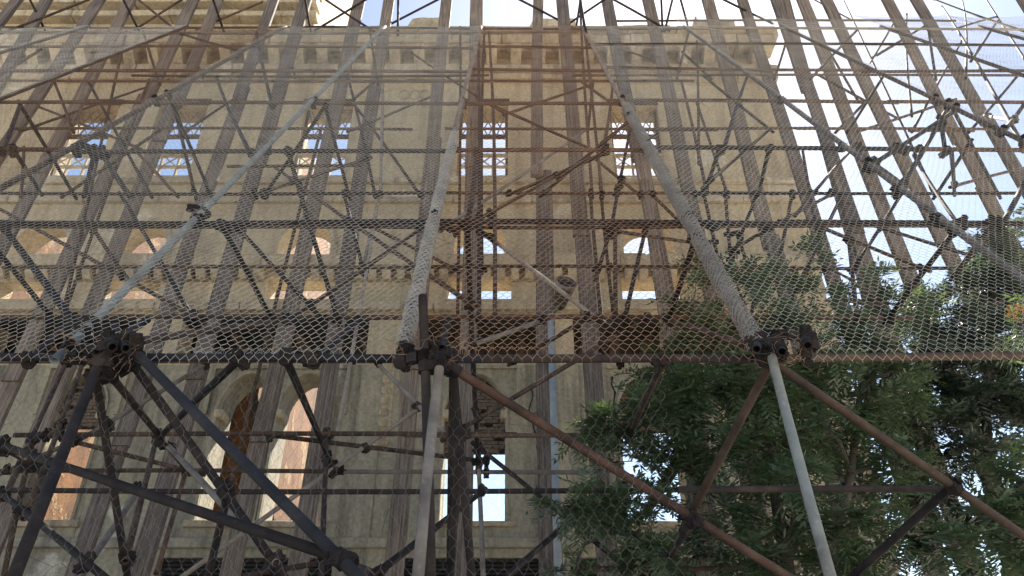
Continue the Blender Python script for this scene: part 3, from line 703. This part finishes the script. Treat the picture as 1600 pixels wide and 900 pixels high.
# ---------------------------------------------------------------- wire netting
def net_geo(wid, length, cell, place, r, drop=0.):
    """hexagonal netting: nodes with three shared points each, joined along the wires; place(u, v) gives point and normal"""
    V, F = [], []; idx = {}
    vs_ = cell * .86; tw = cell * .3                          # row pitch, twisted length
    nc = int(wid / cell); nr = int(length / vs_)
    def node(i, j, k):
        key = (i, j, k)
        if key not in idx:
            u = (i + (.5 if j % 2 else 0)) * cell + rnd.uniform(-.09, .09) * cell
            v = j * vs_ + (tw if k else 0) + rnd.uniform(-.07, .07) * cell
            p, n_, tu, tv = place(min(max(u, 0), wid), v)
            idx[key] = len(V)
            V.append(p + (tv * 1.0 + n_ * .9) * r); V.append(p + (tu * .87 - tv * .5 - n_ * .9) * r); V.append(p + (-tu * .87 - tv * .5) * r)
        return idx[key]
    def edge(a, b):
        for m in range(3):
            n_ = (m + 1) % 3; F.append((a + m, a + n_, b + n_, b + m))
    for j in range(nr):
        for i in range(nc + 1):
            if drop and rnd.random() < drop: continue
            a, b = node(i, j, 0), node(i, j, 1); edge(a, b)
            if j < nr - 1:
                l, rr = (i, i + 1) if j % 2 else (i - 1, i)
                if 0 <= l: edge(b, node(l, j + 1, 0))
                if rr <= nc: edge(b, node(rr, j + 1, 0))
    return V, F
def slope_place(X0, X1, t0, seed, out=-.035):
    def f(u, v):
        t = t0 + v; X = X0 + u
        k = (u / (X1 - X0)); s = math.sin(math.pi * min(max(k, 0), 1))
        z = noise.noise(Vector((X * .8 + seed, t * .7, seed))) * .045 * s + noise.noise(Vector((X * 4, t * 4, seed))) * .008 + .04 * s
        if t < 0:                                             # turned down over the lowest pipe
            p = slope_pt(X, 0, out) + Vector((0, .01, t)); return p, Vector((0, -1, 0)), Vector((1, 0, 0)), Vector((0, 0, 1))
        p = slope_pt(X + .015 * noise.noise(Vector((t * 2, seed, 0))), t, out + z)
        return p, Vector((0, -SLS, SLC)), Vector((1, 0, 0)), Vector((0, SLC, SLS))
    return f
NETS = [
 (-10.6, 'wire', 'grey wire netting on the scaffold slope below the tower mouldings, farthest from the tree'),
 (-8.6, 'wire', 'grey wire netting beside the tower bay, over the outermost paired upper windows'),
 (-6.6, 'wire_rust', 'rust-brown wire netting on the slope in front of the twin left-hand bays'),
 (-4.6, 'wire', 'grey wire netting ending at the pale sloping pole with the clustered pipe ends'),
 (-2.58, 'wire', 'grey wire netting between the pale sloping pole and the upright open-ended pipe'),
 (-.63, 'wire_rust', 'rust-brown wire netting over the central window bay behind the upright open-ended pipe'),
 (1.42, 'wire', 'grey wire netting between the lamp bay and the tree crown'),
 (3.49, 'wire', 'grey wire netting sagging over the tree crown beside the building corner'),
 (5.5, 'wire', 'thin grey wire netting over leaning timbers, just past the building corner'),
 (7.5, 'wire', 'thin grey wire netting high on the slope against open blue sky'),
 (9.5, 'wire', 'thin grey wire netting on the outermost scaffold bay against blue sky')]
for i, (X0, m, lab) in enumerate(NETS):
    X1 = BAYS[BAYS.index(X0) + 1]
    t0, t1 = (-.1, 12.15)
    if X0 in (-10.6, 9.5): t0 = 6.
    elif X0 in (-8.6, 7.5): t0 = 4.
    elif X0 in (-6.6, 5.5): t0 = 1.
    if X0 >= 3.4: t1 = 13.6
    V, F = net_geo(X1 - X0 + .08, t1 - t0, .056, slope_place(X0 - .04, X1 + .04, t0, i * 3.7, -.036 - .008 * (i % 2)), .0013 if X0 < 3 else .0011, .004)
    o = mesh_obj('wire_netting', V, F, m); tag(o, lab, 'netting', 'wire nets on the scaffold slope')
# netting wound round the rafters
def wrap_place(X, t0, rad, seed):
    n_, u_ = Vector((0, -SLS, SLC)), Vector((1, 0, 0))
    def f(u, v):
        a = u / rad + 1.1 * v; rr = rad * (1 + .3 * noise.noise(Vector((u * 9, v * 5, seed))))
        c = slope_pt(X, t0 + v, -.012); d = n_ * math.cos(a) + u_ * math.sin(a)
        return c + d * rr, d, (u_ * math.cos(a) - n_ * math.sin(a)), Vector((0, SLC, SLS))
    return f
for X, t1 in ((-.63, 4.4), (1.42, 5.6)):
    rad = .056 if X > 0 else .048
    host = [o for (a, b, o, r_) in PIPES if o.name.startswith('sloping_pipe') and abs(a.x - X) < .05][0]
    V, F = net_geo(2 * math.pi * rad * 2, t1, .042, wrap_place(X, .02, rad, X), .0026)
    o = mesh_obj('wound_wire', V, F, 'wire'); tag(o, kind='stuff'); o.parent = host
# hanging net under the lowest front pipe
def hang(u, v):
    X = -4.2 + u; z = S_H + CAMZ - .03 - v
    return Vector((X, 4.02 + .05 * noise.noise(Vector((X, z, 3))), z)), Vector((0, -1, 0)), Vector((1, 0, 0)), Vector((0, 0, -1))
V, F = net_geo(5.1, 2.6, .064, hang, .0007, .01)
tag(mesh_obj('hanging_netting', V, F, 'wire'), 'fine wire netting hanging upright below the lowest front scaffold pipe', 'netting')
# loose wire ends curling off the net edge at the nodes
V, F = [], []
for k in range(150):
    x0 = rnd.choice((120, 175, 215, 630, 670, 700, 1180, 1215, 1255)) + rnd.gauss(0, 22); p = P(x0, 548 + rnd.uniform(-22, 16), 3.76 + rnd.uniform(-.05, .1))
    pts = [p]; d = Vector((rnd.uniform(-1, 1), rnd.uniform(-.5, .3), rnd.uniform(-1, .6))).normalized()
    for s in range(4):
        d = (d + Vector((rnd.uniform(-.6, .6), rnd.uniform(-.4, .4), rnd.uniform(-.6, .5)))).normalized(); pts.append(pts[-1] + d * rnd.uniform(.015, .04))
    tube_geo(pts, [.0013] * 5, 3, None, V, F)
o = mesh_obj('loose_wire', V, F, 'wire_rust'); tag(o, kind='stuff'); keep(o, scaf)

# ---------------------------------------------------------------- timber shores
def timber(x1, y1, x2, y2, wid, label, group, dk=0., top_ext=1.2, foot=True, joints=2, depth=.09):
    a, b = P(x1, y1, 'T%g' % dk), P(x2, y2, 'T%g' % dk)
    d = (b - a).normalized()
    if foot: b = b + d * ((b.z - .02) / -d.z)
    a = a - d * top_ext; L_ = (b - a).length
    root = empty('timber_prop', b); tag(root, label, 'timber', group)
    side = Vector((1, 0, 0)); side = (side - d * side.dot(d)).normalized(); nrm = d.cross(side)
    rot = Matrix((side, nrm, d)).transposed()
    cuts = [0] + sorted(rnd.uniform(.25, .8) for _ in range(joints)) + [1]
    for k in range(len(cuts) - 1):
        p0, p1 = a.lerp(b, cuts[k]), a.lerp(b, cuts[k + 1])
        p0 = p0 - d * (.25 if k else 0)
        l = (p1 - p0).length; n = max(2, int(l / .6)); V, F = [], []
        lat, fr = rnd.uniform(-.025, .025), (k % 2) * (depth * .5)
        hw, hd = wid / 2 * rnd.uniform(.92, 1.06), depth / 2
        ph = rnd.uniform(0, 6)
        for i in range(n + 1):
            s = i / n * l; wob = .012 * math.sin(ph + s * .9) + lat; hh = hw * (1 + .05 * noise.noise(Vector((s * 1.7, ph, k)))); c_ = .012
            for (sx, sy) in ((-hh, -hd + c_), (-hh + c_, -hd), (hh - c_, -hd), (hh, -hd + c_), (hh, hd - c_), (hh - c_, hd), (-hh + c_, hd), (-hh, hd - c_)):
                V.append(Vector((sx + wob, sy + fr, s - l / 2)))
        for i in range(n):
            for q in range(8):
                r_ = (q + 1) % 8; F.append((i*8 + q, i*8 + r_, i*8 + 8 + r_, i*8 + 8 + q))
        F.append(tuple(reversed(range(8)))); F.append(tuple(n*8 + q for q in range(8)))
        o = mesh_obj('plank', V, F, 'timber')
        o.matrix_world = Matrix.Translation((p0 + p1) / 2) @ rot.to_4x4()
        mw = o.matrix_world.copy(); o.parent = root; o.matrix_parent_inverse = Matrix.Translation(-Vector(root.location))
ORD = ['first', 'second', 'third', 'fourth', 'fifth', 'sixth', 'seventh', 'eighth', 'ninth', 'tenth', 'eleventh', 'twelfth', 'thirteenth']
GT = 'timber props leaning in front of the facade'; GS = 'timber props beyond the building corner'
LEFT = [(698, 0, 614, 896, .25), (608, 0, 462, 896, .25), (563, 0, 361, 896, .26), (478, 0, 218, 896, .26), (428, 0, 120, 896, .24), (340, 0, 0, 830, .25), (300, 0, 0, 640, .26),
        (205, 0, 0, 395, .25), (155, 0, -60, 330, .24), (75, 0, -80, 270, .24), (27, 0, -120, 190, .25)]
for k, (x1, y1, x2, y2, w_) in enumerate(LEFT):
    timber(x1, y1, x2, y2, w_, 'weathered grey timber prop, %s along from the lamp pole towards the tower' % ORD[k + 2], GT, rnd.uniform(-.05, .05))
timber(747, 0, 724, 896, .27, 'weathered timber prop beside the bundle of dark upright pipes at the central window', GT)
timber(841, 0, 838, 275, .22, 'short upper timber with a sawn square bottom end hanging above the lamp', GT, -.05, 1.2, False, 0)
timber(848, 268, 859, 896, .27, 'blue-grey weathered timber prop standing close behind the street lamp pole', GT, .08, 0, True, 1)
for k, (x1, y1, x2, y2, w_) in enumerate(((880, 0, 952, 896, .27), (950, 0, 1052, 520, .24), (1013, 0, 1125, 520, .24), (1107, 0, 1240, 520, .25))):
    timber(x1, y1, x2, y2, w_, 'weathered timber prop, %s past the lamp pole on the tree side' % ORD[k], GT, rnd.uniform(-.05, .05))
timber(1005, 290, 1100, 896, .15, 'narrow weathered timber pole running down through the fringe of the feathery tree', GT, -.6, .1)
for k, (x1, y1, x2, y2, w_) in enumerate(((1162, 0, 1303, 430, .24), (1200, -40, 1370, 457, .24), (1255, 0, 1420, 427, .25), (1290, 0, 1495, 424, .26), (1387, 0, 1575, 370, .24), (1433, 0, 1640, 365, .26), (1560, -60, 1720, 200, .24))):
    timber(x1, y1, x2, y2, w_, 'broad weathered timber prop, %s out from the building corner towards open sky' % ORD[k], GS, rnd.uniform(-.05, .15))
timber(1225, -10, 1345, 440, .16, 'narrow timber prop among the broad ones just beyond the building corner', GS, .1)

# ---------------------------------------------------------------- street lamp
LY = 8.45
base = P(872, 896, LY); lamp = empty('street_lamp', (base.x, LY, 0))
tag(lamp, 'pale blue-grey lamp pole carrying a dark bucket-shaped floodlight head', 'street lamp')
top = P(873, 492, LY)
V, F = tube_geo([Vector((base.x, LY, 0)), Vector((base.x, LY, 2.2)), Vector((base.x + .005, LY, top.z))], [.052, .047, .042], 14); keep(mesh_obj('pole', V, F, 'blue_pole', smooth=True), lamp)
V, F = tube_geo([Vector((base.x, LY, 0)), Vector((base.x, LY, .5))], [.08, .07], 14); keep(mesh_obj('pole_base', V, F, 'blue_pole'), lamp)
hc = P(885, 441, LY - .12); ax = Vector((.1, -.97, .22)).normalized()
hb = hc - ax * .36 + Vector((-.05, .02, -.1))
def lathe(c0, axis, prof, n=20):
    V, F = [], []; a = axis.orthogonal().normalized(); b = axis.cross(a)
    for s, r_ in prof:
        for i in range(n):
            an = 2 * math.pi * i / n; V.append(c0 + axis * s + (a * math.cos(an) + b * math.sin(an)) * r_)
    for k in range(len(prof) - 1):
        for i in range(n):
            j = (i + 1) % n; F.append((k*n + i, k*n + j, (k+1)*n + j, (k+1)*n + i))
    return V, F
hax = (hc - hb).normalized(); hl = (hc - hb).length
V, F = lathe(hb, hax, [(-.02, .001), (0, .075), (.12, .095), (hl - .05, .135), (hl, .14), (hl, .122), (hl - .18, .1)]); keep(mesh_obj('lamp_housing', V, F, 'bronze', smooth=True), lamp)
V, F = lathe(hc, hax, [(-.035, .142), (.012, .15), (.018, .135), (-.03, .124)]); keep(mesh_obj('lamp_rim', V, F, 'grey_pipe', smooth=True), lamp)
V, F = lathe(hc, hax, [(-.05, .12), (-.04, .08), (-.03, .001)]); keep(mesh_obj('lamp_glass', V, F, 'black', smooth=True), lamp)
V, F = tube_geo([Vector((base.x + .005, LY, top.z - .02)), hb + hax * .1], [.03, .028], 8); keep(mesh_obj('bracket', V, F, 'bronze'), lamp)

# ---------------------------------------------------------------- trees
def frond(V, F, p, d, up, L_, n=6, lw=.024, ll=.1):
    """pinnate leaf: pairs of narrow leaflets along a drooping stalk"""
    s = d.cross(up)
    if s.length < .05: s = d.orthogonal()
    s.normalize(); nrm = s.cross(d)
    for k in range(n + 1):
        f = (k + .6) / (n + .6); c = p + d * (L_ * f) + Vector((0, 0, -1)) * (L_ * .35 * f * f)
        for sd in ((-1, 1) if k < n else (0,)):
            ld = (s * sd * .86 + d * (.55 if sd else 1) + Vector((0, 0, -.18)) + nrm * rnd.uniform(-.25, .25)).normalized()
            wv = ld.cross(nrm).normalized(); l2 = ll * rnd.uniform(.75, 1.2) * (1 - .25 * abs(f - .5)); b = len(V)
            tw = nrm * rnd.uniform(-.5, .5)
            wv = (wv + tw).normalized()
            V += [c, c + ld * l2 * .45 + wv * lw * .5, c + ld * l2, c + ld * l2 * .45 - wv * lw * .5]
            F.append((b, b + 1, b + 2, b + 3))
def tree(name, label, base, trunks, clumps, material, leaf=(6, .024, .1), flen=.26, group=None):
    root = empty(name, base); tag(root, label, 'tree', group)
    V, F = [], []
    for pts in trunks:
        n = len(pts); tube_geo(pts, [.085 * (1 - .75 * i / (n - 1)) * (1 if pts is trunks[0] else .7) for i in range(n)], 8, None, V, F)
    keep(mesh_obj('trunk', V, F, 'bark', smooth=True), root)
    V, F = [], []; VB, FB = [], []
    tips = [p for t in trunks for p in t[1:]]
    for (c, r_, n) in clumps:
        near = min(tips, key=lambda q: (q - c).length)
        mid = near.lerp(c, .5) + Vector((rnd.uniform(-.12, .12), rnd.uniform(-.12, .12), .06))
        tube_geo([near, mid, c], [.026, .017, .009], 5, None, VB, FB)
        tw = max(3, n // 9)
        for _ in range(tw):                                    # twigs carrying the fronds
            v = Vector((rnd.gauss(0, 1), rnd.gauss(0, 1), rnd.gauss(0, .8))).normalized() * (rnd.random() ** .45)
            e = c + Vector((v.x * r_[0], v.y * r_[1], v.z * r_[2])); s = c.lerp(e, .25)
            tube_geo([s, e], [.007, .003], 3, None, VB, FB)
            td = (e - s).normalized()
            for k in range(max(1, n // tw)):
                f = rnd.uniform(.25, 1.05); p = s.lerp(e, f)
                d = (td * .7 + Vector((rnd.uniform(-1, 1), rnd.uniform(-1, 1), rnd.uniform(-.7, .7)))).normalized()
                frond(V, F, p, d, Vector((0, 0, 1)), flen * rnd.uniform(.6, 1.2), *leaf)
    tag(keep(mesh_obj('branches', VB, FB, 'bark'), root), kind='stuff')
    keep(mesh_obj('crown', V, F, material), root)
    return root
def cl(x, y, Y, rx, rz, n, ry=None):
    """clump: centre by sight line at distance Y, radii in metres"""
    return (P(x, y, Y), (rx, ry or rx, rz), n)
tA = P(1235, 900, 6.4); tB = P(1330, 900, 6.8)
A0 = Vector((tA.x, 6.4, 0))
trunksA = [[A0, Vector((tA.x - .05, 6.45, 1.2)), P(1225, 850, 6.5), P(1205, 740, 6.6), P(1180, 620, 6.7), P(1170, 520, 6.8)],
           [A0 + Vector((.25, .1, 0)), P(1300, 880, 6.6), P(1330, 740, 6.8), P(1345, 600, 7.0), P(1380, 480, 7.2)],
           [Vector((tA.x - .05, 6.45, 1.2)), P(1150, 800, 6.6), P(1060, 720, 6.8), P(980, 690, 6.8), P(930, 700, 6.8)],
           [P(1060, 720, 6.8), P(1010, 800, 6.7), P(960, 830, 6.7)]]
clA = []
for (x, y, Y, r_, n) in ((1085, 470, 6.6, .36, 46), (1150, 440, 6.7, .34, 34), (1215, 430, 6.7, .32, 30), (1120, 530, 6.5, .42, 90), (1200, 510, 6.6, .42, 62), (1290, 470, 7.0, .38, 44), (1350, 460, 7.1, .34, 30),
                         (1100, 600, 6.3, .42, 120), (1180, 610, 6.4, .45, 150), (1270, 580, 6.6, .45, 140), (1350, 540, 6.9, .45, 120), (1420, 480, 7.2, .42, 80), (1060, 640, 6.4, .36, 80), (1010, 655, 6.6, .3, 60), (950, 660, 6.6, .28, 52), (915, 665, 6.6, .2, 24),
                         (1000, 720, 6.5, .28, 50), (1050, 560, 6.6, .26, 36), (975, 780, 6.3, .25, 52), (920, 780, 6.2, .24, 52), (880, 790, 6.1, .16, 22), (1030, 790, 6.4, .22, 30), (1040, 870, 6.2, .3, 60), (1010, 890, 6.2, .2, 26), (895, 890, 7.3, .22, 30),
                         (1120, 700, 6.3, .38, 100), (1200, 690, 6.4, .4, 110), (1290, 670, 6.6, .42, 120), (1360, 640, 6.8, .42, 120), (1140, 800, 6.2, .3, 60), (1220, 800, 6.5, .3, 50), (1180, 880, 6.2, .32, 70), (1330, 820, 6.0, .34, 90), (1300, 890, 6.4, .34, 70), (1400, 740, 6.8, .36, 70), (1400, 590, 7.0, .42, 110),
                         (1010, 600, 6.9, .2, 22), (1000, 585, 7.0, .14, 12), (1090, 420, 6.7, .2, 14), (1260, 400, 6.8, .22, 14), (1240, 745, 5.9, .25, 40)):
    clA.append(cl(x, y, Y, r_, r_ * .8, int(n * 1.35)))
tree('pinnate_tree', 'feathery-leaved green tree growing through the scaffolding at the building corner', A0, trunksA, clA, 'leaf')
C0 = Vector((P(1560, 900, 7.6).x, 7.6, 0))
trunksC = [[C0, C0 + Vector((0, 0, 1.4)), P(1545, 760, 7.7), P(1540, 620, 7.8), P(1550, 480, 8.0), P(1570, 380, 8.1)], [C0 + Vector((0, 0, 1.4)), P(1450, 780, 7.7), P(1430, 640, 7.8), P(1440, 520, 7.9)]]
clC = [cl(x, y, Y, r_, r_ * .85, int(n * 1.5)) for (x, y, Y, r_, n) in ((1575, 370, 8.2, .42, 100), (1600, 440, 8.0, .5, 130), (1520, 450, 8.1, .42, 90), (1460, 500, 8.0, .46, 110), (1530, 530, 7.9, .5, 150), (1600, 560, 7.8, .5, 150), (1470, 580, 7.8, .48, 150), (1540, 630, 7.7, .5, 160), (1610, 660, 7.6, .45, 120), (1460, 670, 7.7, .42, 100), (1400, 680, 7.8, .4, 80), (1530, 710, 7.6, .36, 70), (1470, 770, 7.6, .32, 40), (1560, 830, 7.4, .34, 60), (1620, 800, 7.4, .4, 80), (1480, 870, 7.3, .36, 60), (1400, 850, 7.4, .34, 50), (1540, 420, 8.2, .3, 40), (1340, 760, 7.9, .36, 60), (1250, 620, 8.1, .5, 90), (1150, 560, 8.2, .45, 60), (1180, 720, 8.0, .45, 80), (1120, 860, 7.6, .36, 50), (1260, 860, 7.6, .4, 60))]
tree('dark_tree', 'dense dark tree standing behind the feathery one, beyond the building corner', C0, trunksC, clC, 'leaf_dark', (6, .028, .115), .3)
E0 = Vector((P(1680, 900, 5.2).x, 5.2, 0))
trunksE = [[E0, P(1690, 850, 5.2), P(1660, 700, 5.3), P(1640, 560, 5.4), P(1610, 500, 5.4)], [P(1660, 700, 5.3), P(1600, 760, 5.2), P(1550, 800, 5.2)]]
clE = [cl(x, y, Y, r_, r_ * .8, n) for (x, y, Y, r_, n) in ((1575, 775, 5.2, .2, 44), (1530, 810, 5.2, .2, 44), (1600, 740, 5.2, .18, 36), (1500, 850, 5.2, .16, 26), (1570, 860, 5.2, .2, 36), (1640, 800, 5.2, .25, 40), (1590, 520, 5.5, .14, 22), (1630, 500, 5.5, .2, 30))]
rt = tree('young_tree', 'young tree with bright feathery leaves and a yellow blossom cluster against the sloping netting', E0, trunksE, clE, 'leaf')
V, F = [], []
bc = P(1588, 490, 5.45)
for k in range(90):
    v = Vector((rnd.gauss(0, 1), rnd.gauss(0, 1), rnd.gauss(0, 1))).normalized() * .085 * rnd.random() ** .4
    box_geo(bc + v, .008, .008, .006, V, F, Matrix.Rotation(rnd.uniform(0, 3), 3, v.normalized()))
o = keep(mesh_obj('blossom', V, F, 'flower'), rt); tag(o, kind='stuff')
